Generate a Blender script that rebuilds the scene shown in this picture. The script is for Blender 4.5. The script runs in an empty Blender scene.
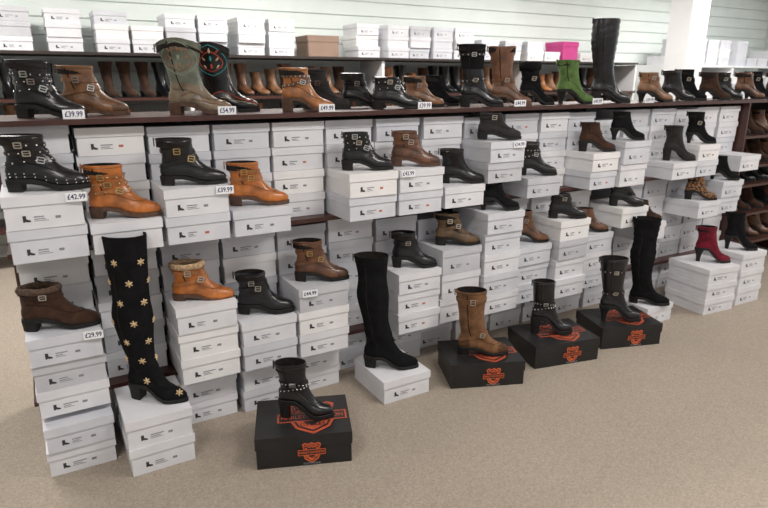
import bpy, math, random
from mathutils import Vector, Matrix
random.seed(7)
R = random.Random(11)
scene = bpy.context.scene
try:
    scene.view_settings.view_transform = 'Standard'
except Exception:
    pass

# ------------------------------------------------------------------ materials
def newmat(name):
    m = bpy.data.materials.new(name); m.use_nodes = True
    nt = m.node_tree; b = nt.nodes['Principled BSDF']
    return m, nt, b

def mat_noise(name, c1, c2, scale=40, rough=.5, bump=.15, bscale=None, metallic=0, coat=0, sheen=0, dist=.002, spec=.5):
    m, nt, b = newmat(name)
    tc = nt.nodes.new('ShaderNodeTexCoord')
    n = nt.nodes.new('ShaderNodeTexNoise'); n.inputs['Scale'].default_value = scale
    n.inputs['Detail'].default_value = 4
    r = nt.nodes.new('ShaderNodeValToRGB')
    r.color_ramp.elements[0].position = .3; r.color_ramp.elements[1].position = .7
    r.color_ramp.elements[0].color = (*c1, 1); r.color_ramp.elements[1].color = (*c2, 1)
    nt.links.new(tc.outputs['Object'], n.inputs['Vector'])
    nt.links.new(n.outputs['Fac'], r.inputs['Fac'])
    nt.links.new(r.outputs['Color'], b.inputs['Base Color'])
    b.inputs['Roughness'].default_value = rough
    b.inputs['Metallic'].default_value = metallic
    b.inputs['Coat Weight'].default_value = coat
    b.inputs['Coat Roughness'].default_value = .15
    b.inputs['Sheen Weight'].default_value = sheen
    b.inputs['Specular IOR Level'].default_value = spec
    if bump:
        n2 = nt.nodes.new('ShaderNodeTexNoise'); n2.inputs['Scale'].default_value = bscale or scale * 4
        n2.inputs['Detail'].default_value = 4
        bp = nt.nodes.new('ShaderNodeBump'); bp.inputs['Strength'].default_value = bump
        bp.inputs['Distance'].default_value = dist
        nt.links.new(tc.outputs['Object'], n2.inputs['Vector'])
        nt.links.new(n2.outputs['Fac'], bp.inputs['Height'])
        nt.links.new(bp.outputs['Normal'], b.inputs['Normal'])
    return m

M = {}
def leather(name, key, c, rough=.42, coat=.2, spec=.45):
    M[key] = mat_noise(name, tuple(x * .42 for x in c), tuple(min(1, x * 1.3) for x in c), 18, rough, .5, 60, coat=coat, dist=.004, spec=spec)
    d = tuple(x * .5 for x in c)
    M[key + 'D'] = mat_noise(name + '_dark_panel', tuple(x * .6 for x in d), tuple(x * 1.2 for x in d), 20, rough, .3, 80, coat=coat, dist=.003, spec=spec)
def suede(name, key, c, sheen=.1, spec=.2):
    M[key] = mat_noise(name, tuple(x * .6 for x in c), tuple(min(1, x * 1.3) for x in c), 28, .9, .5, 90, sheen=sheen, dist=.003, spec=spec)
    d = tuple(x * .55 for x in c)
    M[key + 'D'] = mat_noise(name + '_dark_panel', tuple(x * .6 for x in d), tuple(x * 1.2 for x in d), 28, .8, .3, 90, spec=spec)

leather('black_leather', 'black', (.007, .007, .009), .3, .35, .38)
suede('black_suede', 'blacks', (.007, .007, .008), 0, .14)
suede('dark_brown_suede', 'dkbrown', (.048, .023, .014))
leather('brown_leather', 'brown', (.14, .058, .027), .42, .3)
leather('tan_leather', 'tan', (.36, .135, .04), .4, .3)
leather('orange_tan_leather', 'orange', (.48, .15, .03), .38, .3)
leather('taupe_leather', 'taupe', (.22, .105, .05), .45)
suede('brown_suede', 'brs', (.175, .085, .04))
leather('olive_brown_leather', 'olive', (.12, .07, .034), .45)
leather('grey_green_leather', 'grey', (.135, .15, .115), .45)
leather('weathered_tan_leather', 'gtan', (.20, .15, .10), .5)
suede('charcoal_suede', 'greys', (.028, .025, .025))
suede('green_suede', 'green', (.095, .165, .05))
suede('burgundy_velvet', 'burg', (.15, .008, .022))
leather('beige_leather', 'beige', (.45, .31, .19), .55)
M['fur'] = mat_noise('fur_lining', (.35, .2, .1), (.75, .55, .35), 90, 1, 1.0, 260, dist=.006)
M['furdk'] = mat_noise('dark_fur_lining', (.05, .03, .02), (.16, .1, .07), 90, 1, 1.0, 260, dist=.006)
M['sole'] = mat_noise('rubber_sole', (.007, .007, .007), (.016, .015, .014), 40, .6, .1, spec=.3)
M['solebr'] = mat_noise('brown_stacked_sole', (.055, .027, .016), (.11, .055, .032), 60, .6, .1)
M['inner'] = mat_noise('boot_lining', (.012, .01, .009), (.025, .02, .018), 40, .95, 0, spec=.2)
M['metal'] = mat_noise('silver_buckle', (.6, .6, .58), (.8, .8, .78), 20, .28, 0, metallic=1)
M['brass'] = mat_noise('brass_buckle', (.6, .42, .18), (.8, .6, .3), 20, .3, 0, metallic=1)
M['gold'] = mat_noise('gold_flower', (.52, .36, .18), (.82, .64, .4), 90, .45, .2, metallic=.3)
M['red'] = mat_noise('red_embroidery', (.4, .04, .02), (.6, .09, .04), 60, .6, .2)
M['teal'] = mat_noise('teal_embroidery', (.02, .22, .24), (.04, .36, .38), 60, .6, .2)
M['rust'] = mat_noise('rust_inlay', (.2, .085, .04), (.3, .14, .07), 60, .6, .2)
M['sage'] = mat_noise('sage_inlay', (.2, .24, .17), (.28, .32, .24), 60, .6, .2)
m, nt, b = newmat('leopard_print')
tc = nt.nodes.new('ShaderNodeTexCoord'); v = nt.nodes.new('ShaderNodeTexVoronoi'); v.inputs['Scale'].default_value = 75
rr = nt.nodes.new('ShaderNodeValToRGB'); rr.color_ramp.elements[0].color = (.012, .007, .005, 1); rr.color_ramp.elements[0].position = .45
rr.color_ramp.elements[1].color = (.26, .12, .045, 1); rr.color_ramp.elements[1].position = .53
nt.links.new(tc.outputs['Object'], v.inputs['Vector']); nt.links.new(v.outputs['Distance'], rr.inputs['Fac'])
nt.links.new(rr.outputs['Color'], b.inputs['Base Color']); b.inputs['Roughness'].default_value = .7
M['leopard'] = m; M['leopardD'] = m
M['card0'] = mat_noise('white_card', (.68, .68, .715), (.76, .76, .79), 9, .5, .08)
M['card1'] = mat_noise('white_card_cool', (.59, .60, .65), (.67, .68, .725), 9, .5, .08)
M['card2'] = mat_noise('white_card_warm', (.78, .77, .775), (.84, .83, .835), 9, .5, .08)
M['card3'] = mat_noise('grey_card', (.50, .505, .54), (.57, .575, .61), 9, .5, .08)
M['ink'] = mat_noise('label_ink', (.02, .02, .025), (.04, .04, .04), 20, .6, 0)
M['inkg'] = mat_noise('label_grey_print', (.20, .20, .23), (.28, .28, .31), 20, .6, 0)
M['inkr'] = mat_noise('label_red_print', (.45, .12, .08), (.5, .16, .1), 20, .6, 0)
M['shelf'] = mat_noise('brown_shelf_laminate', (.045, .014, .011), (.07, .024, .018), 12, .4, .05)
M['rackback'] = mat_noise('rack_back_panel', (.02, .014, .013), (.035, .023, .02), 12, .7, .05)
M['blkbox'] = mat_noise('black_card', (.013, .0125, .0125), (.023, .022, .022), 10, .4, .05, spec=.4)
M['oran'] = mat_noise('orange_print', (.68, .11, .035), (.8, .16, .05), 20, .5, 0)
M['oranmute'] = mat_noise('faded_orange_print', (.38, .062, .028), (.5, .1, .045), 60, .5, 0)
M['tag'] = mat_noise('white_tag', (.84, .85, .88), (.92, .92, .94), 5, .5, 0)
M['txt'] = mat_noise('tag_text', (.01, .015, .09), (.02, .02, .12), 5, .5, 0)
M['wall'] = mat_noise('painted_wall', (.64, .70, .67), (.70, .75, .72), 3, .8, .03)
M['slat'] = mat_noise('mint_slatwall', (.77, .84, .805), (.83, .89, .86), 3, .5, .02)
M['white'] = mat_noise('white_paint', (.8, .81, .82), (.86, .86, .87), 3, .6, .02)
M['pink'] = mat_noise('pink_card', (.48, .04, .20), (.58, .07, .27), 3, .6, .02)
M['kraft'] = mat_noise('kraft_card', (.22, .15, .11), (.3, .2, .15), 3, .7, .02)
M['carpet'] = mat_noise('beige_carpet', (.33, .275, .22), (.47, .40, .33), 130, .98, 1, 200, dist=.007)
nt = M['carpet'].node_tree; b = nt.nodes['Principled BSDF']
src = b.inputs['Base Color'].links[0].from_socket
tc = nt.nodes.new('ShaderNodeTexCoord'); n3 = nt.nodes.new('ShaderNodeTexNoise'); n3.inputs['Scale'].default_value = 1.3
mr = nt.nodes.new('ShaderNodeMapRange'); mr.inputs['To Min'].default_value = .88; mr.inputs['To Max'].default_value = 1.08
mx = nt.nodes.new('ShaderNodeVectorMath'); mx.operation = 'SCALE'
nt.links.new(tc.outputs['Object'], n3.inputs['Vector']); nt.links.new(n3.outputs['Fac'], mr.inputs['Value'])
nt.links.new(src, mx.inputs[0]); nt.links.new(mr.outputs['Result'], mx.inputs['Scale'])
nt.links.new(mx.outputs['Vector'], b.inputs['Base Color'])
m, nt, b = newmat('lamp_diffuser'); b.inputs['Base Color'].default_value = (1, 1, 1, 1)
b.inputs['Emission Color'].default_value = (1, .98, .95, 1); b.inputs['Emission Strength'].default_value = 4
M['lamp'] = m
m, nt, b = newmat('window_glow'); b.inputs['Base Color'].default_value = (.9, .95, 1, 1)
b.inputs['Emission Color'].default_value = (.85, .93, 1, 1); b.inputs['Emission Strength'].default_value = 1.2
M['glass'] = m

# ------------------------------------------------------------------ mesh builder
class MB:
    def __init__(s): s.v = []; s.f = []; s.m = []; s.sm = []; s.mats = []
    def mi(s, k):
        if k not in s.mats: s.mats.append(k)
        return s.mats.index(k)
    def add(s, vs, fs, k, smooth=False, T=None):
        o = len(s.v); i = s.mi(k)
        for p in vs:
            p = Vector(p)
            if T is not None: p = T @ p
            s.v.append(p)
        for f in fs:
            s.f.append([o + a for a in f]); s.m.append(i); s.sm.append(smooth)
    def addm(s, vs, fs, ks, smooth=False, T=None):
        o = len(s.v)
        for p in vs:
            p = Vector(p)
            if T is not None: p = T @ p
            s.v.append(p)
        for f, k in zip(fs, ks):
            s.f.append([o + a for a in f]); s.m.append(s.mi(k)); s.sm.append(smooth)
    def cub(s, c, d, k, T=None):
        x, y, z = c; a, b_, h = d[0] / 2, d[1] / 2, d[2] / 2
        vs = [(x + sx * a, y + sy * b_, z + sz * h) for sz in (-1, 1) for sy in (-1, 1) for sx in (-1, 1)]
        fs = [(0, 2, 3, 1), (4, 5, 7, 6), (0, 1, 5, 4), (2, 6, 7, 3), (0, 4, 6, 2), (1, 3, 7, 5)]
        s.add(vs, fs, k, False, T)
    def obj(s, name, loc=(0, 0, 0), rz=0, parent=None):
        me = bpy.data.meshes.new(name); me.from_pydata([tuple(p) for p in s.v], [], s.f)
        for k in s.mats: me.materials.append(M[k])
        me.polygons.foreach_set('material_index', s.m); me.polygons.foreach_set('use_smooth', s.sm)
        me.update()
        o = bpy.data.objects.new(name, me); scene.collection.objects.link(o)
        o.location = loc; o.rotation_euler = (0, 0, rz)
        if parent: o.parent = parent
        return o

def text(body, size, k, parent, loc, name, rot=(math.pi / 2, 0, 0), wx=1):
    cu = bpy.data.curves.new(name, 'FONT'); cu.body = body; cu.size = size
    cu.align_x = 'CENTER'; cu.align_y = 'CENTER'; cu.materials.append(M[k]); cu.resolution_u = 3
    cu.offset = size * .018
    o = bpy.data.objects.new(name, cu); scene.collection.objects.link(o)
    o.parent = parent; o.location = loc; o.rotation_euler = rot; o.scale = (wx, 1, 1)
    return o

# ------------------------------------------------------------------ boots
def ss(a, b, x):
    t = max(0, min(1, (x - a) / (b - a))); return t * t * (3 - 2 * t)

def table(keys):
    n = len(keys)
    def tang(i, j):
        a = max(0, i - 1); c = min(n - 1, i + 1)
        return (keys[c][j] - keys[a][j]) / (keys[c][0] - keys[a][0])
    def ev(z):
        if z <= keys[0][0]: return keys[0][1:]
        if z >= keys[-1][0]: return keys[-1][1:]
        i = 0
        while keys[i + 1][0] < z: i += 1
        h = keys[i + 1][0] - keys[i][0]; t = (z - keys[i][0]) / h
        out = []
        for j in (1, 2, 3):
            p0, p1 = keys[i][j], keys[i + 1][j]; m0, m1 = tang(i, j) * h, tang(i + 1, j) * h
            out.append((2*t**3 - 3*t*t + 1)*p0 + (t**3 - 2*t*t + t)*m0 + (-2*t**3 + 3*t*t)*p1 + (t**3 - t*t)*m1)
        return out
    return ev

FOOT = [(0, .008, .262, .037), (.006, .003, .268, .043), (.016, 0, .270, .047), (.027, 0, .267, .0465), (.036, .001, .258, .044),
        (.043, .003, .243, .042), (.051, .006, .220, .040), (.061, .009, .195, .0385), (.073, .011, .172, .0375),
        (.088, .012, .154, .037), (.106, .010, .144, .039), (.126, .005, .139, .042)]

def boot(mb, T, H=.2, hh=.03, st=.01, L=.27, c='black', sole='sole', heel='block', toe='round', straps=(), fur=None,
         scallop=0, slouch=0, lean=0, N=26, wide=1.0, c2=None, c2z=.12, deco=None, buckle='metal', caps=False, gore=False, fold=False):
    s = L / .27; Hb = H - hh - st; Hn = Hb / s
    keys = list(FOOT)
    if Hn < .25:
        if Hn > .146: keys.append((Hn, -.010, .139, .051))
    elif Hn < .36:
        keys += [(.19, -.004, .136, .046), (Hn, -.026, .146, .060)]
    elif Hn < .48:
        keys += [(.19, -.002, .130, .045), (.31, -.022, .138, .057), (Hn, -.022, .142, .058)]
    else:
        keys += [(.19, 0, .126, .044), (.32, -.022, .134, .054), (.41, -.010, .128, .051), (Hn, -.024, .142, .060)]
    ev = table(keys)
    pe = .72 if toe == 'round' else (1.0 if toe == 'almond' else 1.35)
    def raw(z, th):
        xb, xf, w = ev(z / s); xb *= s; xf *= s; w *= s
        cc, sn = math.cos(th), math.sin(th); mid = (xb + xf) / 2; half = (xf - xb) / 2
        k = ss(.05 * s, .115 * s, z)
        if z / s > .13:
            e = 1 + (wide - 1) * ss(.13, .2, z / s); half *= e; w *= e
        x = mid + half * cc
        q = x / s
        g = .80 - .05 * math.exp(-((q - .11) / .04) ** 2) + .22 * math.exp(-((q - .195) / .05) ** 2)
        ex = (pe if cc > 0 else .72)
        yf = w * math.copysign(abs(sn) ** ex, sn) * g
        ye = w * sn
        y = yf * (1 - k) + ye * k
        a = .015 * ss(.07, .09, z / s) * (1 - ss(.13, .17, z / s)) * math.sin(z / s * 260 + 1.2 * math.sin(th * 2))
        if slouch:
            a += slouch * ss(.13, .17, z / s) * math.sin(z * 165 + 1.6 * math.sin(th * 2 + z * 30))
        x = mid + (x - mid) * (1 + a); y *= 1 + a
        return x, y
    def D(x, y, z):
        f = 1 - ss(.08 * s, .19 * s, x)
        k = ss(.05 * s, .125 * s, z)
        zz = z + st + hh * (f * (1 - k) + k)
        x2 = x + lean * max(0, z - .12)
        return x2, y, zz
    def P(z, th):
        x, y = raw(z, th); x, y, zz = D(x, y, z)
        if scallop: zz += -scallop * math.cos(2 * th) * ss(.14, max(.15, Hb), z)
        return Vector((x - L / 2, y, zz))
    def Nrm(z, th):
        a = P(z, th + .03) - P(z, th - .03); b_ = P(z + .003, th) - P(z - .003, th)
        n = a.cross(b_)
        return n.normalized() if n.length > 1e-12 else Vector((1, 0, 0))
    zs = [q * s for q in ([0, .004, .010, .018, .026, .034, .041, .047, .053, .06, .068, .077, .087, .098, .11, .122, .135] if N > 16
                          else [0, .010, .026, .041, .053, .068, .087, .11, .135])]
    zs = [z for z in zs if z < Hb - .006]
    step = .018 if slouch else (.022 if N > 16 else .05)
    z = zs[-1]
    nn = max(1, int(round((Hb - z) / step)))
    zs += [z + (Hb - z) * (i + 1) / nn for i in range(nn)]
    A = [2 * math.pi * i / N for i in range(N)]
    rings = [[P(z, a) for a in A] for z in zs]
    inn = [P(Hb, a) - Nrm(Hb - .004, a) * .005 for a in A]
    inn2 = [p - Vector((0, 0, .035)) for p in inn]
    vs = [p for r_ in rings for p in r_]
    fs, ks = [], []
    for r_ in range(len(zs) - 1):
        for i in range(N):
            j = (i + 1) % N
            fs.append((r_ * N + i, r_ * N + j, (r_ + 1) * N + j, (r_ + 1) * N + i))
            k = c; zc = (zs[r_] + zs[r_ + 1]) / 2 / s; am = (A[i] + math.pi / N); xx = raw(zc * s, am)[0] / s
            if c2 and zs[r_] >= c2z - .001: k = c2
            elif caps and N > 16:
                if zc < .062 and xx < .055 - zc * .2: k = c + 'D'
                elif xx > .215 and zc < .05: k = c + 'D'
            if gore and .05 < zc and zc * s < Hb - .02 and abs(abs(math.sin(am)) - 1) < .10 - .06 * (zc < .08): k = 'inner'
            ks.append(k)
    mb.addm(vs, fs, ks, True, T)
    vi = rings[-1] + inn + inn2
    mb.add(vi, [(i, (i + 1) % N, N + (i + 1) % N, N + i) for i in range(N)], c2 or c, True, T)
    mb.add(vi, [(N + i, N + (i + 1) % N, 2 * N + (i + 1) % N, 2 * N + i) for i in range(N)] + [tuple(range(2 * N, 3 * N))], 'inner', False, T)
    ro = []
    for a in A:
        x, y = raw(.016 * s, a); mid = .135 * s
        d = Vector((x - mid, y * 2, 0)).normalized() * .0035
        ro.append((x + d.x, y + d.y))
    def fz(x): return hh * (1 - ss(.08 * s, .19 * s, x))
    bot = [(x - L / 2, y, fz(x)) for x, y in ro]
    top = [(x - L / 2, y, fz(x) + st + .004) for x, y in ro]
    ins = [((x - L / 2) * .96, y * .93, fz(x) + st + .006) for x, y in ro]
    fs = []
    for i in range(N):
        j = (i + 1) % N
        fs.append((i, j, N + j, N + i)); fs.append((N + i, N + j, 2 * N + j, 2 * N + i))
    for i in range(N // 2):
        a, b_, c_, d_ = i, i + 1, (N - i - 1) % N, (N - i) % N
        if i == 0: fs.append((a, c_, b_))
        elif b_ == c_: fs.append((a, d_, b_))
        else: fs.append((a, d_, c_, b_))
    mb.add(bot + top + ins, fs, sole, False, T)
    if hh > .004:
        idx = [i for i, (x, y) in enumerate(ro) if x <= .083 * s]
        rear = [ro[i] for i in sorted(idx)]
        cx = .034 * s
        lv = {'block': [(0, 1), (.5, .95), (1, .92)], 'thin': [(0, 1), (.25, .72), (.6, .5), (1, .42)], 'chunk': [(0, 1), (.4, .88), (1, .8)]}[heel]
        vs = []; n = len(rear)
        for t, sc in lv:
            for x, y in rear:
                vs.append((cx + (x - cx) * sc - L / 2, y * sc, (hh + .002) * (1 - t)))
        fs = []
        for l in range(len(lv) - 1):
            for i in range(n):
                j = (i + 1) % n
                fs.append((l * n + i, (l + 1) * n + i, (l + 1) * n + j, l * n + j))
        fs.append(tuple((len(lv) - 1) * n + i for i in reversed(range(n))))
        mb.add(vs, fs, sole, False, T)
    def dome(p, n, r, k):
        n = n.normalized(); t = n.orthogonal().normalized(); b_ = n.cross(t)
        vs = [p + (t * math.cos(q) + b_ * math.sin(q)) * r for q in [i * math.pi / 3 for i in range(6)]]
        vs += [p + n * r * .6 + (t * math.cos(q) + b_ * math.sin(q)) * r * .6 for q in [i * math.pi / 3 for i in range(6)]]
        fs = [(i, (i + 1) % 6, 6 + (i + 1) % 6, 6 + i) for i in range(6)] + [tuple(range(6, 12))]
        mb.add(vs, fs, k, True, T)
    for sp in straps:
        z0, hw, tilt, mk, bk, sd = sp
        z0 *= s
        if z0 + hw + abs(tilt) > Hb - .002: continue
        vs = []
        for a in A:
            zc = z0 + tilt * math.cos(a)
            for dz, off in ((-hw, 0), (-hw, .0045), (hw, .0045), (hw, 0)):
                vs.append(P(zc + dz, a) + Nrm(zc + dz, a) * off)
        fs = []
        for i in range(N):
            j = (i + 1) % N
            for q in range(3):
                fs.append((i * 4 + q, j * 4 + q, j * 4 + q + 1, i * 4 + q + 1))
        mb.add(vs, fs, mk, False, T)
        for th in bk:
            zc = z0 + tilt * math.cos(th)
            p = P(zc, th); n = Nrm(zc, th); t = (P(zc, th + .05) - P(zc, th - .05)).normalized(); u = n.cross(t).normalized()
            B = Matrix(((t.x, u.x, n.x, 0), (t.y, u.y, n.y, 0), (t.z, u.z, n.z, 0), (0, 0, 0, 1)))
            B.translation = p + n * .007
            w2, h2 = .0120, hw + .0035
            TT = (T @ B) if T is not None else B
            for cx_, cy_, dx_, dy_ in ((-w2, 0, .0036, 2 * h2), (w2, 0, .0036, 2 * h2), (0, h2, 2 * w2, .0036), (0, -h2, 2 * w2, .0036), (0, 0, 2 * w2, .0026)):
                mb.cub((cx_, cy_, 0), (dx_, dy_, .004), buckle, TT)
        if sd:
            for i in range(sd):
                a = 2 * math.pi * (i + .5) / sd
                zc = z0 + tilt * math.cos(a)
                dome(P(zc, a) + Nrm(zc, a) * .0045, Nrm(zc, a), .0034, buckle)
    if fur:
        rt = .013; vs = []; K = 8
        for i, a in enumerate(A):
            p = P(Hb, a); n = Nrm(Hb - .004, a); n.z = 0; n.normalize()
            for q in range(K):
                qq = 2 * math.pi * q / K; rr_ = rt * (1 + R.uniform(-.18, .18))
                vs.append(p + n * (math.cos(qq) * rr_ * .8 + .002) + Vector((0, 0, math.sin(qq) * rr_ * 1.1 - .006)))
        mb.add(vs, [(i * K + q, ((i + 1) % N) * K + q, ((i + 1) % N) * K + (q + 1) % K, i * K + (q + 1) % K) for i in range(N) for q in range(K)], fur, True, T)
    if fold:
        vs = []
        for a in A:
            d = .045 + .006 * math.sin(3 * a)
            for zc, off in ((Hb, .001), (Hb, .006), (Hb - d * .5, .010), (Hb - d, .009), (Hb - d, .003)):
                vs.append(P(zc, a) + Nrm(min(zc, Hb - .004), a) * off)
        mb.add(vs, [(i * 5 + q, ((i + 1) % N) * 5 + q, ((i + 1) % N) * 5 + q + 1, i * 5 + q + 1) for i in range(N) for q in range(4)], c2 or c, True, T)
    def curveband(pts, k, wd=.0022, off=.0026):
        vs = []
        n2 = len(pts)
        for i, (zc, th) in enumerate(pts):
            p = P(zc, th); n = Nrm(zc, th)
            a = P(*pts[max(0, i - 1)]); b_ = P(*pts[min(n2 - 1, i + 1)])
            side = (b_ - a).cross(n); side = side.normalized() if side.length > 1e-9 else Vector((0, 0, 1))
            vs += [p - side * wd + n * .0004, p + n * off, p + side * wd + n * .0004]
        mb.add(vs, [(i * 3 + q, (i + 1) * 3 + q, (i + 1) * 3 + q + 1, i * 3 + q + 1) for i in range(n2 - 1) for q in range(2)], k, False, T)
    def petal(zc, th, k, a_, b2, rot=0, off=.003, n_=8):
        p = P(zc, th); n = Nrm(zc, th); t = (P(zc, th + .05) - P(zc, th - .05)).normalized(); u = n.cross(t)
        vs = [p + n * (off + .0015)]
        for q in range(n_):
            an = q * 2 * math.pi / n_
            x_, y_ = math.cos(an) * a_, math.sin(an) * b2
            x2, y2 = x_ * math.cos(rot) - y_ * math.sin(rot), x_ * math.sin(rot) + y_ * math.cos(rot)
            vs.append(p + n * off * .6 + t * x2 + u * y2)
        mb.add(vs, [(0, 1 + q, 1 + (q + 1) % n_) for q in range(n_)], k, False, T)
    if deco == 'flowers':
        rows = int((Hb - .02) / .085)
        for r_ in range(rows + 1):
            zc = .035 + r_ * .085
            for th in ([-2.4, -1.15, .1, 1.2, 2.3] if r_ % 2 else [-1.75, -.45, .8, 2.0]):
                if zc > Hb - .018: continue
                p = P(zc, th); n = Nrm(zc, th); t = n.orthogonal().normalized(); u = n.cross(t)
                vs = [p + n * .007]
                for q in range(24):
                    rad = [.0165, .012, .0055, .012][q % 4]; an = q * math.pi / 12 + r_
                    vs.append(p + n * .002 + (t * math.cos(an) + u * math.sin(an)) * rad)
                mb.add(vs, [(0, 1 + q, 1 + (q + 1) % 24) for q in range(24)], 'gold', False, T)
                dome(p + n * .005, n, .0035, 'brass')
    if deco in ('embroid', 'pattern'):
        ca, cb, ccc = ('teal', 'red', 'gold') if deco == 'embroid' else ('sage', 'rust', 'rust')
        for base in (-math.pi / 2, math.pi / 2):
            for j_, (wd_, kk) in enumerate(((1.2, ca), (.8, cb))):
                z0_, z1_ = .120 + .018 * j_, Hb - .012 - .026 * j_
                if z1_ - z0_ < .02: continue
                pts = [(z0_ + (z1_ - z0_) * q / 16, base + wd_ * math.sin(math.pi * q / 16) ** .8) for q in range(17)]
                curveband(pts, kk, .0019, .0022)
                curveband([(a_, 2 * base - b2) for a_, b2 in pts], kk, .0019, .0022)
            for q, (dz, kk) in enumerate(((.02, cb), (.05, ca), (.08, ccc))):
                if .14 + dz < Hb - .02:
                    petal(.14 + dz, base, kk, .006, .012)
                    petal(.14 + dz, base - .42, ccc if kk != ccc else cb, .004, .010, .6)
                    petal(.14 + dz, base + .42, ccc if kk != ccc else cb, .004, .010, -.6)
        for sg in (-1, 1):
            curveband([(.022 + .035 * math.sin(q / 12 * math.pi * .9) * s, sg * (.25 + q / 12 * 1.9)) for q in range(13)], cb, .0019)
            curveband([(.016 + .022 * math.sin(q / 12 * math.pi * .9) * s, sg * (.35 + q / 12 * 1.5)) for q in range(13)], ccc, .0016)
        petal(.045 * s, 0.0, cb, .006, .010)
    if deco == 'studs':
        for zc in [.012, .024]:
            for i in range(24):
                th = -math.pi + i * 2 * math.pi / 24
                dome(P(zc * s, th), Nrm(zc * s, th), .0028, buckle)
    if N > 16:
        cc_ = (c + 'D') if (c + 'D') in M else c
        curveband([((.058 - .006 * math.cos(a)) * s, a) for a in [-2.5 + 5.0 * i / 20 for i in range(21)]], cc_, .0016, .0022)
        if not c2: curveband([(Hb - .010, a) for a in A + [2 * math.pi]], cc_, .0018, .0018)
    if N > 16 and Hb > .11:
        th = -1.95
        vs = []; n_ = 10; za = .055
        for i in range(n_ + 1):
            zc = za + (min(Hb, .5) - .01 - za) * i / n_
            p0, p1 = P(zc, th - .04), P(zc, th + .04); nn_ = Nrm(zc, th) * .0012
            vs += [p0 + nn_, p1 + nn_]
        mb.add(vs, [(2 * i, 2 * i + 1, 2 * i + 3, 2 * i + 2) for i in range(n_)], 'inner', False, T)
        p = P(Hb, math.pi); mb.cub((p.x - .003, 0, p.z - .012), (.004, .014, .034), c, T)

S = -math.pi / 2
def st_(z, hw=.007, tilt=0, mk='black', bk=(S,), sd=0): return (z, hw, tilt, mk, bk, sd)
PRE = {
 '': lambda c: [],
 'b1': lambda c: [st_(.094, .0075, .004, c, (S + .15,))],
 'b2': lambda c: [st_(.088, .008, .008, c, (S + .3,)), st_(.120, .008, -.004, c, (S,))],
 'b3': lambda c: [st_(.070, .0065, .014, c, (S + .5,), 12), st_(.098, .0065, .004, c, (S + .1,), 12), st_(.126, .0065, -.004, c, (S - .1,), 12)],
 'hb': lambda c: [st_(.068, .0075, .022, c, (S + .6,)), st_(.108, .0075, 0, c, (S,))],
 'ht': lambda c: [st_(.070, .0075, .024, c, (S + .5,)), st_(.27, .011, 0, c, (S,))],
 'st': lambda c: [st_(.08, .006, .018, c, (S + .4,), 18), st_(.112, .006, 0, c, (), 18)],
 'ch': lambda c: [st_(.075, .005, .02, c, (), 20), st_(.100, .006, 0, c, (S,), 20)],
 'tp': lambda c: [st_(.24, .006, 0, c, (S,), 14), st_(.095, .006, .01, c, (S,), 12)],
}
def put(name, x, y, z, yaw=-20, H=.2, c='black', pre='', sc=None, **k):
    mb = MB()
    boot(mb, None, H=H, c=c, straps=PRE[pre](sc or c), **k)
    return mb.obj(name, (x, y, z + .0005), math.radians(yaw))

# ------------------------------------------------------------------ boxes
ICON = [(0, 1), (.46, 1), (.47, .52), (.62, .40), (.92, .30), (1.05, .16), (1.05, 0), (.5, 0), (.40, .10), (.30, .10), (.28, 0), (0, 0)]
def shoebox(mb, x, yf, z, w=.264, d=.33, h=.121, rz=0, k=None, label=True):
    k = k or R.choice(['card0', 'card0', 'card0', 'card1', 'card1', 'card2', 'card3'])
    T = Matrix.Translation((x, yf + d / 2, z)) @ Matrix.Rotation(rz, 4, 'Z')
    g = .0012
    mb.cub((0, 0, (h - .004) / 2), (w - .010, d - .010, h - .004), k, T)
    lh = .038
    mb.cub((0, 0, h - lh / 2 - g), (w, d, lh), k, T)
    if label:
        yy = -d / 2 + .005 - .0006
        ox = -w * (.30 + R.uniform(-.03, .03)); zz = h * .22; sz = .024
        mb.add([(ox + a * sz, yy, zz + b_ * sz) for a, b_ in ICON], [tuple(reversed(range(len(ICON))))], 'ink', False, T)
        ck = 'inkr' if R.random() < .12 else 'inkg'
        l1 = R.uniform(.03, .055); l2 = R.uniform(.02, .04)
        bars = [(ox + .036, ox + .036 + l1, .015, .0045, 'inkg'), (ox + .036, ox + .036 + l2, .007, .0035, 'inkg'), (ox + .036, ox + .046 + l2, .001, .0025, 'inkg'), (ox + .105, ox + .123, .006, .010, ck)]
        for (x0, x1, dz, hh_, kk) in bars:
            z0 = zz + dz
            mb.add([(x0, yy, z0), (x1, yy, z0), (x1, yy, z0 + hh_), (x0, yy, z0 + hh_)], [(0, 1, 2, 3)], kk, False, T)

YB = 2.73
SF = 2.675
Z0, Z1, Z2 = .25, .895, 1.402
HU, HL = .1155, .1165
def stack(x, zb, total, n, h, yf, hp=None, w=.264, skip0=0):
    mb = MB(); z = 0
    cy = YB + .165
    for i in range(total):
        pulled = (i < n) and (i >= skip0)
        hi = (hp if (hp and i < n) else h)
        y = (yf if pulled else YB + R.uniform(0, .018))
        if pulled and i < n - 1: y += R.uniform(.002, .016)
        lim = {0: Z0 - .022, Z0: Z1 - .022, Z1: Z2 - .022}[zb]
        if zb + z + hi > lim: break
        shoebox(mb, R.uniform(-.002, .002), y - cy, z, w=w, h=hi, rz=math.radians(R.uniform(-.7, .7)))
        z += hi
    mb.obj('shoe_box_stack', (x, cy, zb + .0008))

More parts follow.
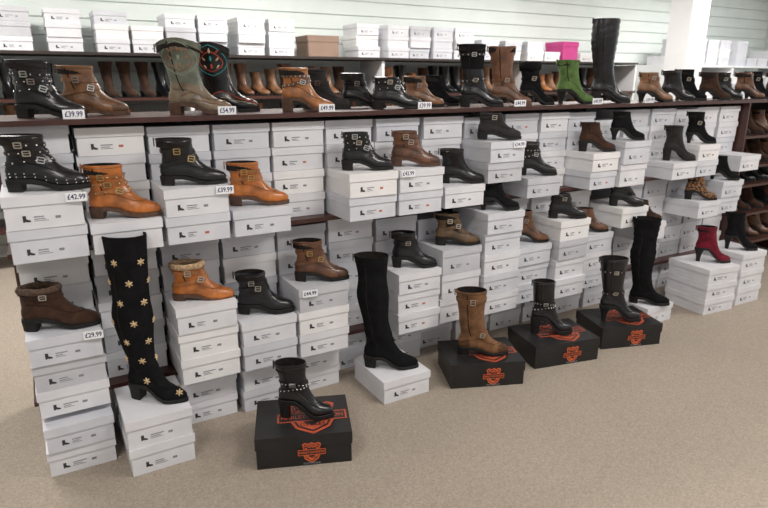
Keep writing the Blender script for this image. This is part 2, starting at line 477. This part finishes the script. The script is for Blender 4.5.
PF, PR = 2.49, 2.52
up = {0: (2, .127, PF, 0), 1: (1, .122, PF, 0), 2: (2, None, PF, 0), 3: (1, None, PF, 0), 4: (0, None, 0, 0), 5: (2, None, PF, 0), 6: (2, None, PF, 0),
      7: (1, None, PR, 0), 9: (1, None, PR, 0)}
for k, (n, hp, yf, s0) in up.items(): stack(.277 * k + (.02 if k in (7, ) else 0) + (.035 if k == 9 else 0), Z1, 4, n, HU, yf, hp)
stack(2.222, Z1, 4, 3, HU, 2.50, .112, w=.25, skip0=1)
for x, n, hp, yf, w in [(2.79, 0, None, 0, .235), (3.035, 2, .113, PR, .24), (3.29, 2, .143, 2.50, .25), (3.555, 0, None, 0, .26), (3.83, 1, None, PR, .26),
                        (4.085, 2, .111, PR, .24), (4.345, 0, None, 0, .255), (4.612, 1, None, PR, .25)]:
    stack(x, Z1, 4, n, HU, yf, hp, w=w)
lo = {0: (3, .115, PF, 0), 1: (0, None, 0, 0), 2: (3, None, PF, 0), 3: (2, .120, PF, 0), 4: (3, .118, PF, 0), 5: (0, None, 0, 0), 6: (3, .112, PF, 0),
      7: (3, .141, 2.50, 0), 8: (5, .1195, 2.475, 0), 9: (3, .119, PR, 0)}
for k, (n, hp, yf, s0) in lo.items(): stack(.277 * k, Z0, 5, n, .1215, yf, hp, skip0=s0)
for x, n, hp, yf, s0 in [(2.77, 4, .122, 2.475, 0), (3.045, 3, .119, PR, 0), (3.305, 4, .1275, 2.475, 3), (3.58, 3, .122, PR, 2), (3.85, 0, None, 0, 0),
                         (4.105, 4, .118, 2.475, 3), (4.36, 5, .1195, 2.475, 3), (4.62, 0, None, 0, 0)]:
    stack(x, Z0, 5, n, .1215, yf, hp, w=.25, skip0=s0)
for k in range(0, 17):
    yf = {0: 2.46, 2: 2.58, 3: 2.56, 4: 2.6, 6: 2.66}.get(k, YB)
    stack(.277 * k, 0, 2, 2, .112, yf, None, w=.255)

def rack():
    e = bpy.data.objects.new('shoe_display_rack', None); scene.collection.objects.link(e)
    x0, x1, xe = -.15, 4.765, 5.95
    dp = 3.14 - SF
    mb = MB()
    for z in (Z0, Z1, Z2):
        mb.cub(((x0 + xe) / 2, SF + dp / 2, z - .011), (xe - x0, dp, .021), 'shelf')
    for z in (.50, .74, 1.13):
        mb.cub(((x1 + xe) / 2, SF + dp / 2, z - .011), (xe - x1 - .02, dp, .021), 'shelf')
    mb.obj('shelves', parent=e)
    mb = MB(); mb.cub(((x0 + xe) / 2, 3.16, .69), (xe - x0, .02, 1.38), 'rackback'); mb.obj('back_panel', parent=e)
    mb = MB()
    mb.cub((x0 + .004, 3.08, .69), (.012, .12, 1.38), 'shelf')
    for x in (x1 - .003, xe + .01): mb.cub((x, SF + dp / 2, .69), (.018, dp, 1.38), 'shelf')
    mb.obj('uprights', parent=e)
rack()

# ------------------------------------------------------------------ boots on the rack top
T_ = Z2
put('black_buckle_ankle_boot', .082, 2.84, T_, -20, .222, 'black', 'b3', L=.262, hh=.035, st=.012, wide=1.1)
put('tan_ankle_boot', .262, 2.97, T_, -22, .205, 'taupe', 'hb', L=.27, hh=.03, sole='solebr', caps=True)
put('grey_cowboy_boot', .672, 2.80, T_, -25, .305, 'gtan', '', L=.275, hh=.035, toe='point', scallop=.014, deco='pattern', wide=1.12, sole='solebr', c2='grey', c2z=.085)
put('black_embroidered_cowboy_boot', .848, 2.95, T_, -25, .30, 'black', '', L=.275, hh=.035, toe='point', scallop=.014, deco='embroid', wide=1.05)
put('tan_studded_boot', 1.185, 2.79, T_, -25, .20, 'tan', 'st', L=.25, hh=.05, toe='almond', sole='solebr', wide=1.1, sc='brown')
put('black_cowboy_boot', 1.37, 2.98, T_, -30, .20, 'greys', 'b1', hh=.035, toe='point', L=.25)
put('black_western_boot', 1.60, 2.99, T_, -25, .18, 'black', 'b1', L=.24, hh=.035, toe='point')
put('black_low_buckle_boot', 1.70, 2.80, T_, -20, .160, 'black', 'b3', L=.27, hh=.03, toe='almond')
put('tan_slip_on_boot', 1.95, 2.92, T_, -20, .165, 'taupe', 'b1', L=.23, hh=.03)
put('black_block_heel_boot', 2.12, 3.00, T_, -25, .17, 'blacks', '', L=.22, hh=.04)
put('black_mid_calf_boot', 2.25, 2.78, T_, -25, .335, 'black', 'tp', L=.25, hh=.05, c2='blacks', c2z=.14, slouch=.03)
put('brown_slouch_boot', 2.485, 2.80, T_, -25, .33, 'brown', 'b1', L=.25, hh=.05, slouch=.07, sole='solebr')
put('black_suede_heeled_boot', 2.71, 2.82, T_, -25, .25, 'blacks', 'b1', L=.22, hh=.07, heel='thin', fold=True)
put('green_heeled_boot', 3.02, 2.80, T_, -25, .265, 'green', '', L=.25, hh=.075, slouch=.05, toe='almond', heel='thin', wide=1.05)
put('black_tall_boot', 3.345, 2.80, T_, -25, .52, 'black', '', L=.275, hh=.06, slouch=.03, wide=1.05, toe='almond')
put('beige_ankle_boot', 3.77, 2.78, T_, -25, .195, 'taupe', 'b1', L=.26, hh=.06, toe='almond', wide=1.1, heel='thin')
for i, (x, c, H) in enumerate([(4.08, 'black', .21), (4.30, 'blacks', .22), (4.52, 'dkbrown', .2), (4.76, 'black', .2), (4.98, 'brown', .2), (5.2, 'blacks', .21), (5.42, 'dkbrown', .2), (5.66, 'black', .2)]):
    put({'black': 'black_ankle_boot', 'blacks': 'black_suede_boot', 'dkbrown': 'dark_brown_boot', 'brown': 'brown_boot'}[c], x, 2.82 + .05 * (i % 2), T_, -35, H, c, 'b1' if i % 2 else '', L=.24, hh=.06, heel='thin', N=20)

# ------------------------------------------------------------------ boots on the pulled boxes
U = lambda n, h=HU: Z1 + n * h + .0015
Lw = lambda n, h=HL: Z0 + n * h + .0015
Y, YR = 2.585, 2.605
put('black_studded_biker_boot', .03, Y, U(2, .127), -12, .205, 'black', 'b3', L=.28, hh=.028, st=.014, deco='studs', wide=1.05)
put('orange_strap_boot', .287, Y, U(1, .122), -18, .21, 'orange', 'b3', L=.27, hh=.028, st=.012, buckle='brass', sole='solebr', sc='tan')
put('black_strap_boot', .567, Y, U(2), -14, .19, 'black', 'hb', L=.265, hh=.025, buckle='brass')
put('tan_buckle_boot', .845, Y, U(1), -18, .19, 'orange', 'b2', L=.26, hh=.028, buckle='brass', sole='solebr', sc='tan')
put('black_pointed_buckle_boot', 1.40, Y, U(2), -22, .18, 'black', 'b3', L=.25, hh=.035, toe='almond')
put('brown_buckle_boot', 1.68, Y, U(2), -25, .175, 'brown', 'b2', L=.25, hh=.03, sole='solebr', caps=True)
put('black_chelsea_boot', 1.995, YR, U(1), -28, .18, 'black', '', L=.24, hh=.03, gore=True)
put('charcoal_ankle_boot', 2.225, 2.585, Z1 + HU + .224 + .002, -28, .14, 'greys', 'b1', L=.24, hh=.025)
put('black_stud_ankle_boot', 2.545, YR, U(1), -30, .19, 'black', 'st', L=.23, hh=.04)
put('brown_heeled_ankle_boot', 3.035, YR, U(2, .113), -30, .175, 'dkbrown', '', L=.23, hh=.05, heel='chunk')
put('black_heeled_ankle_boot', 3.275, 2.58, U(2, .143), -30, .175, 'blacks', '', L=.22, hh=.06, heel='thin')
put('charcoal_suede_boot', 3.87, YR, U(1), -35, .235, 'greys', '', L=.22, hh=.07, heel='chunk')
put('black_tall_ankle_boot', 4.09, YR, U(2, .111), -35, .215, 'blacks', 'b1', L=.21, hh=.06, heel='thin')
put('black_high_heel_boot', 2.215, 2.545, Z0 + 5 * .1195 + .0015, -28, .175, 'blacks', '', L=.23, hh=.06, heel='thin', toe='almond')
put('black_low_heel_boot', 2.77, 2.55, Lw(4, .122), -28, .148, 'black', 'b1', L=.235, hh=.03)
put('black_fold_boot', 3.295, 2.545, Lw(4, .1275), -32, .145, 'black', '', L=.22, hh=.04, fold=True)
put('leopard_ankle_boot', 4.10, 2.55, Lw(4, .118), -38, .165, 'leopard', '', L=.22, hh=.05, heel='chunk')
put('black_ankle_boot', 4.335, 2.54, Lw(5, .1195), -40, .17, 'blacks', '', L=.21, hh=.05, heel='thin')
put('dark_brown_fur_boot', 0, Y, Lw(3, .115), -14, .172, 'dkbrown', 'b1', L=.28, hh=.035, fur='furdk', wide=1.1)
put('tan_fur_lined_boot', .565, Y, Lw(3), -18, .178, 'orange', 'hb', L=.262, hh=.028, fur='fur', sole='solebr', c2='fur', c2z=.115, wide=1.1, sc='tan')
put('black_biker_boot', .848, Y, Lw(2, .12), -22, .20, 'black', 'b2', L=.26, hh=.03, st=.014)
put('brown_harness_ankle_boot', 1.14, Y, Lw(3, .118), -22, .20, 'brown', 'hb', L=.262, hh=.03, buckle='brass', sole='sole', caps=True)
put('black_chunky_heel_boot', 1.68, Y, Lw(3, .112), -25, .19, 'black', 'b1', L=.24, hh=.045, heel='chunk')
put('olive_brown_boot', 1.96, 2.58, Lw(3, .141), -25, .178, 'olive', 'hb', L=.245, hh=.03, gore=True)
put('brown_wedge_boot', 2.525, YR, Lw(3, .119), -30, .19, 'brown', 'b1', L=.225, hh=.045, heel='chunk')
put('brown_desert_boot', 3.055, YR, Lw(3, .119), -35, .15, 'brown', '', L=.215, hh=.03)
put('dark_brown_suede_boot', 3.59, YR, Lw(3, .122), -35, .14, 'dkbrown', '', L=.21, hh=.035)

for zi, z in enumerate((Z0, .50, .74, Z1, 1.13)):
    mb = MB()
    for i in range(6):
        T = Matrix.Translation((4.88 + i * .19, 2.83, 0)) @ Matrix.Rotation(math.radians(-62), 4, 'Z')
        boot(mb, T, H=.18, hh=.045, L=.22, c=R.choice(['brown', 'dkbrown', 'black', 'dkbrown', 'brown', 'blacks']), N=16, heel='chunk')
    mb.obj('boot_row', (0, 0, z + .001))

# ------------------------------------------------------------------ floor displays
def white_stack(x, y, n, rz, w=.275, d=.33, h=.122):
    mb = MB()
    for i in range(n): shoebox(mb, 0, -d / 2, i * h, w=w, d=d, h=h, rz=math.radians(R.uniform(-1, 1)), k='card0')
    mb.obj('white_shoe_box_stack', (x, y, .001), math.radians(rz)); return n * h + .001
SH = [(-.42, .42), (-.3, .5), (-.12, .43), (0, .52), (.12, .43), (.3, .5), (.42, .42), (.36, .1), (.4, -.1), (.3, -.36), (0, -.56), (-.3, -.36), (-.4, -.1), (-.36, .1)]
def black_box(x, y, rz, w=.40, d=.31, h=.135):
    mb = MB()
    mb.cub((0, 0, (h - .003) / 2), (w - .008, d - .008, h - .003), 'blkbox')
    mb.cub((0, 0, h - .028), (w, d, .055), 'blkbox')
    o = mb.obj('black_shoe_box', (x, y, .001), math.radians(rz))
    def emb(size, pl, k, nm, loc):
        e = MB()
        def lay(pts, sc, off, kk):
            n = len(pts)
            if pl == 'front': e.add([(a * sc, -off, b_ * sc) for a, b_ in pts], [tuple(reversed(range(n)))], kk)
            else: e.add([(a * sc, b_ * sc, off) for a, b_ in pts], [tuple(reversed(range(n)))], kk)
        lay(SH, size, .0003, k); lay(SH, size * .87, .0005, 'blkbox'); lay(SH, size * .78, .0007, k); lay(SH, size * .5, .0009, 'blkbox')
        bar = [(-.62, .15), (.62, .15), (.62, -.15), (-.62, -.15)]
        lay(bar, size, .0011, k); lay([(a * .95, b_ * .78) for a, b_ in bar], size, .0013, 'blkbox')
        q = e.obj(nm, parent=o)
        q.location = loc
        rot = (math.pi / 2, 0, 0) if pl == 'front' else (0, 0, 0)
        off = (lambda dx, dz: (dx, -.0016, dz)) if pl == 'front' else (lambda dx, dz: (dx, dz, .0016))
        text('HARLEY-DAVIDSON', size * .16, k, q, off(0, 0), 'emblem_name', rot, .78)
        text('MOTOR', size * .17, 'blkbox', q, off(0, size * .27), 'emblem_upper', rot)
        text('CYCLES', size * .13, 'blkbox', q, off(0, -size * .26), 'emblem_lower', rot)
    emb(.092, 'front', 'oran', 'front_emblem', (.03, -d / 2 - .0003, h * .44))
    emb(.24, 'top', 'oranmute', 'lid_emblem', (.04, -.015, h + .0002))
    text('FOOTWEAR', .013, 'inkg', o, (.03, -d / 2 - .001, .011), 'footwear_print')
    return h + .0035

z = white_stack(.285, 2.475, 2, 0, w=.258, h=.124)
put('black_over_knee_flower_boot', .312, 2.45, z, -38, .718, 'blacks', '', L=.255, hh=.06, heel='chunk', toe='almond', deco='flowers', wide=1.16, N=30)
z = black_box(.85, 2.18, -21, h=.145)
put('black_studded_heel_boot', .862, 2.165, z, -32, .255, 'black', 'ch', L=.235, hh=.065, st=.014, heel='chunk', toe='almond', wide=1.05)
z = white_stack(1.46, 2.455, 1, 0)
put('black_over_knee_boot', 1.445, 2.43, z, -32, .60, 'blacks', '', L=.28, hh=.05, heel='chunk', toe='almond', lean=-.05, wide=1.0, N=30)
z = black_box(1.945, 2.325, -22)
put('brown_harness_boot', 1.935, 2.29, z, -30, .36, 'brs', 'ht', L=.27, hh=.03, wide=.95, sole='sole', caps=True)
z = black_box(2.475, 2.31, -12, w=.42)
put('black_strap_heel_boot', 2.455, 2.31, z, -32, .315, 'black', 'ch', L=.24, hh=.08, st=.016, heel='chunk', wide=.95)
z = black_box(3.00, 2.28, -18)
put('black_tall_heel_boot', 2.955, 2.24, z, -32, .395, 'black', 'tp', L=.25, hh=.08, st=.014, heel='thin', wide=1.05)
z = white_stack(3.425, 2.455, 1, 0, w=.26)
put('black_suede_tall_boot', 3.395, 2.36, z, -45, .575, 'blacks', '', L=.25, hh=.03, slouch=.025, wide=1.1)
z = white_stack(3.965, 2.37, 3, -5, w=.30, h=.108)
put('burgundy_heeled_boot', 4.005, 2.34, z, -40, .25, 'burg', '', L=.24, hh=.085, heel='thin', toe='almond')
z = white_stack(4.31, 2.375, 3, -2, h=.126)
put('black_heeled_boot', 4.295, 2.32, z, -45, .265, 'blacks', '', L=.225, hh=.085, heel='thin', toe='almond', slouch=.02)

# ------------------------------------------------------------------ price tags
def tag(x, y, z, body, w=.078, h=.036, rz=-8):
    mb = MB(); mb.cub((0, 0, 0), (w, .002, h), 'tag')
    mb.cub((0, .006, -h / 2 + .001), (w, .012, .0015), 'tag')
    o = mb.obj('price_tag', (x, y, z + h / 2), math.radians(rz))
    text(body, h * .8, 'txt', o, (0, -.0015, 0), 'price_text', wx=.82)
for x, b_ in ((.152, '£39.99'), (.757, '£54.99'), (1.238, '£49.99'), (1.80, '£39.99'), (2.458, '£44.99'), (3.1, '£49.99'), (3.6, '£39.99')):
    tag(x, 2.69, Z2, b_)
for x, y, z, b_ in ((.11, 2.48, U(2, .127) - .036, '£42.99'), (.665, 2.48, U(2) - .036, '£39.99'), (.10, 2.48, Lw(3, .115) - .036, '£29.99'),
                    (1.03, 2.48, Lw(3, .118) - .04, '£44.99'), (1.57, 2.48, U(2) - .036, '£42.99'), (2.29, 2.49, Z1 + .30, '£34.99')):
    tag(x, y, z, b_, .072, .034)

# ------------------------------------------------------------------ room
def plane_box(name, c, d, k):
    mb = MB(); mb.cub((0, 0, 0), d, k); return mb.obj(name, c)
plane_box('floor', (3.5, 1.5, -.05), (16, 11, .1), 'carpet')
plane_box('ceiling', (3.5, 1.5, 3.05), (16, 11, .1), 'white')
plane_box('wall_back', (3.5, 6.35, 1.5), (16, .1, 3), 'wall')
plane_box('wall_right', (11.45, 1.5, 1.5), (.1, 9.6, 3), 'wall')
plane_box('wall_left', (-4.45, 1.5, 1.5), (.1, 9.6, 3), 'wall')
plane_box('baseboard_back', (3.5, 6.285, .05), (15.6, .02, .1), 'white')
mb = MB()
for i in range(19): mb.cub((3.5, 0, .2 + i * .15), (15.6, .016, .140), 'slat')
mb.obj('slatwall_panel', (0, 6.29, 0))
mb = MB(); mb.cub((0, 0, 1.5), (.34, .30, 3), 'white'); mb.cub((0, 0, .06), (.37, .33, .12), 'white'); mb.cub((0, 0, 2.92), (.40, .36, .16), 'white')
mb.obj('pillar', (7.25, 5.0, 0))
for i, y in enumerate((-1, 1.6, 4.2)):
    mb = MB(); mb.cub((0, 0, 0), (.01, 2.0, 1.5), 'glass')
    for yy in (-1, 0, 1): mb.cub((-.02, yy, 0), (.05, .05, 1.55), 'white')
    for zz in (-.76, .76): mb.cub((-.02, 0, zz), (.05, 2.05, .05), 'white')
    mb.obj('window_%d' % (i + 1), (11.37, y, 1.75))

e = bpy.data.objects.new('wall_shelving', None); scene.collection.objects.link(e)
mb = MB()
for z in (.35, .70, 1.05, 1.40, 1.77): mb.cub((3.3, 5.98, z - .012), (8.0, .56, .024), 'shelf' if z < 1.7 else 'rackback')
for x in [-.7, 1.3, 3.3, 5.3, 7.3]: mb.cub((x, 5.98, .88), (.03, .5, 1.72), 'white')
mb.obj('shelves', parent=e)
cols = ['brown', 'dkbrown', 'black', 'taupe', 'tan', 'brown', 'black', 'greys', 'dkbrown', 'taupe']
for row in (1.05, 1.40):
    mb = MB(); x = -.55
    while x < 7.1:
        xm = (x + .7) % 2
        if .12 < xm < 1.88:
            T = Matrix.Translation((x, 5.88, 0)) @ Matrix.Rotation(math.radians(-70 + R.uniform(-8, 8)), 4, 'Z')
            boot(mb, T, H=R.choice([.22, .25, .28, .3, .3]), hh=.04, L=.25, c=R.choice(cols), N=14, heel='chunk')
        x += .15
    mb.obj('boot_row', (0, 0, row + .001))
mb = MB(); x = -.6
while x < 7.1:
    n = R.choice([2, 3, 3, 3, 4]) if x < 5.5 else R.choice([0, 1, 1, 2])
    if 2.32 < x < 2.95 or 5.77 < x < 6.37: n = 0
    for i in range(n): shoebox(mb, x, 5.74 + R.uniform(0, .04), i * .11, w=.26, d=.33, h=.11, label=i % 2 == 0)
    x += R.choice([.28, .28, .3, .36])
mb.obj('shoe_box_stack', (0, 0, 1.771))
def carton(name, x, y, z, w, d, h, k):
    mb = MB(); mb.cub((0, 0, (h - .03) / 2), (w - .01, d - .01, h - .03), k); mb.cub((0, 0, h - .03), (w, d, .06), k)
    mb.obj(name, (x, y, z))
carton('pink_shoe_box', 6.07, 5.93, 1.771, .27, .32, .24, 'pink')
carton('brown_carton', 2.64, 5.93, 1.771, .34, .32, .20, 'kraft')
e2 = bpy.data.objects.new('low_shelving', None); scene.collection.objects.link(e2)
mb = MB()
for z in (.1, .7, 1.25, 1.75): mb.cub((9.35, 5.85, z - .012), (3.2, .5, .024), 'white')
for x in (7.76, 9.35, 10.94): mb.cub((x, 5.85, .87), (.03, .5, 1.74), 'white')
mb.obj('shelves', parent=e2)
for zb, nn in ((.1, 4), (.7, 4), (1.25, 3), (1.75, 3)):
    mb = MB()
    for i in range(10):
        for j in range(nn if zb < 1.7 else R.choice([1, 2, 3, 3])):
            shoebox(mb, 7.93 + i * .3 + (.14 if i > 4 else 0), 5.63, j * .12, h=.12, w=.26, label=False)
    mb.obj('shoe_box_stack', (0, 0, zb + .001))

# ------------------------------------------------------------------ lights
for i, (x, y) in enumerate([(-.8, .8), (2.2, .8), (5.2, .8), (8.2, .8), (-.8, 4.4), (2.2, 4.4), (5.2, 4.4), (8.2, 4.4), (.7, -2.2), (4, -2.2)]):
    mb = MB(); mb.cub((0, 0, .03), (1.3, .65, .05), 'white'); mb.cub((0, 0, -.002), (1.2, .55, .012), 'lamp')
    o = mb.obj('ceiling_light', (x, y, 2.945))
    ld = bpy.data.lights.new('lamp_light', 'AREA'); ld.shape = 'RECTANGLE'; ld.size = 1.2; ld.size_y = .55
    ld.energy = (41 if y > 0 else 18) if y < 3 else 70; ld.color = (1, .97, .93)
    if i == 0: ld.energy = 34
    lo_ = bpy.data.objects.new('lamp_light', ld); scene.collection.objects.link(lo_); lo_.parent = o; lo_.location = (0, 0, -.02)
w = bpy.data.worlds.new('World'); scene.world = w; w.use_nodes = True
w.node_tree.nodes['Background'].inputs[0].default_value = (1, .98, .97, 1)
w.node_tree.nodes['Background'].inputs[1].default_value = .5

# ------------------------------------------------------------------ camera
cd = bpy.data.cameras.new('camera'); cd.sensor_width = 36; cd.lens = 28.125
cd.dof.use_dof = True; cd.dof.focus_distance = 2.9; cd.dof.aperture_fstop = 3.2
cam = bpy.data.objects.new('camera', cd); scene.collection.objects.link(cam)
cam.location = (0, 0, 1.55); cam.rotation_euler = (math.radians(90 - 16.2), 0, math.radians(-30))
scene.camera = cam
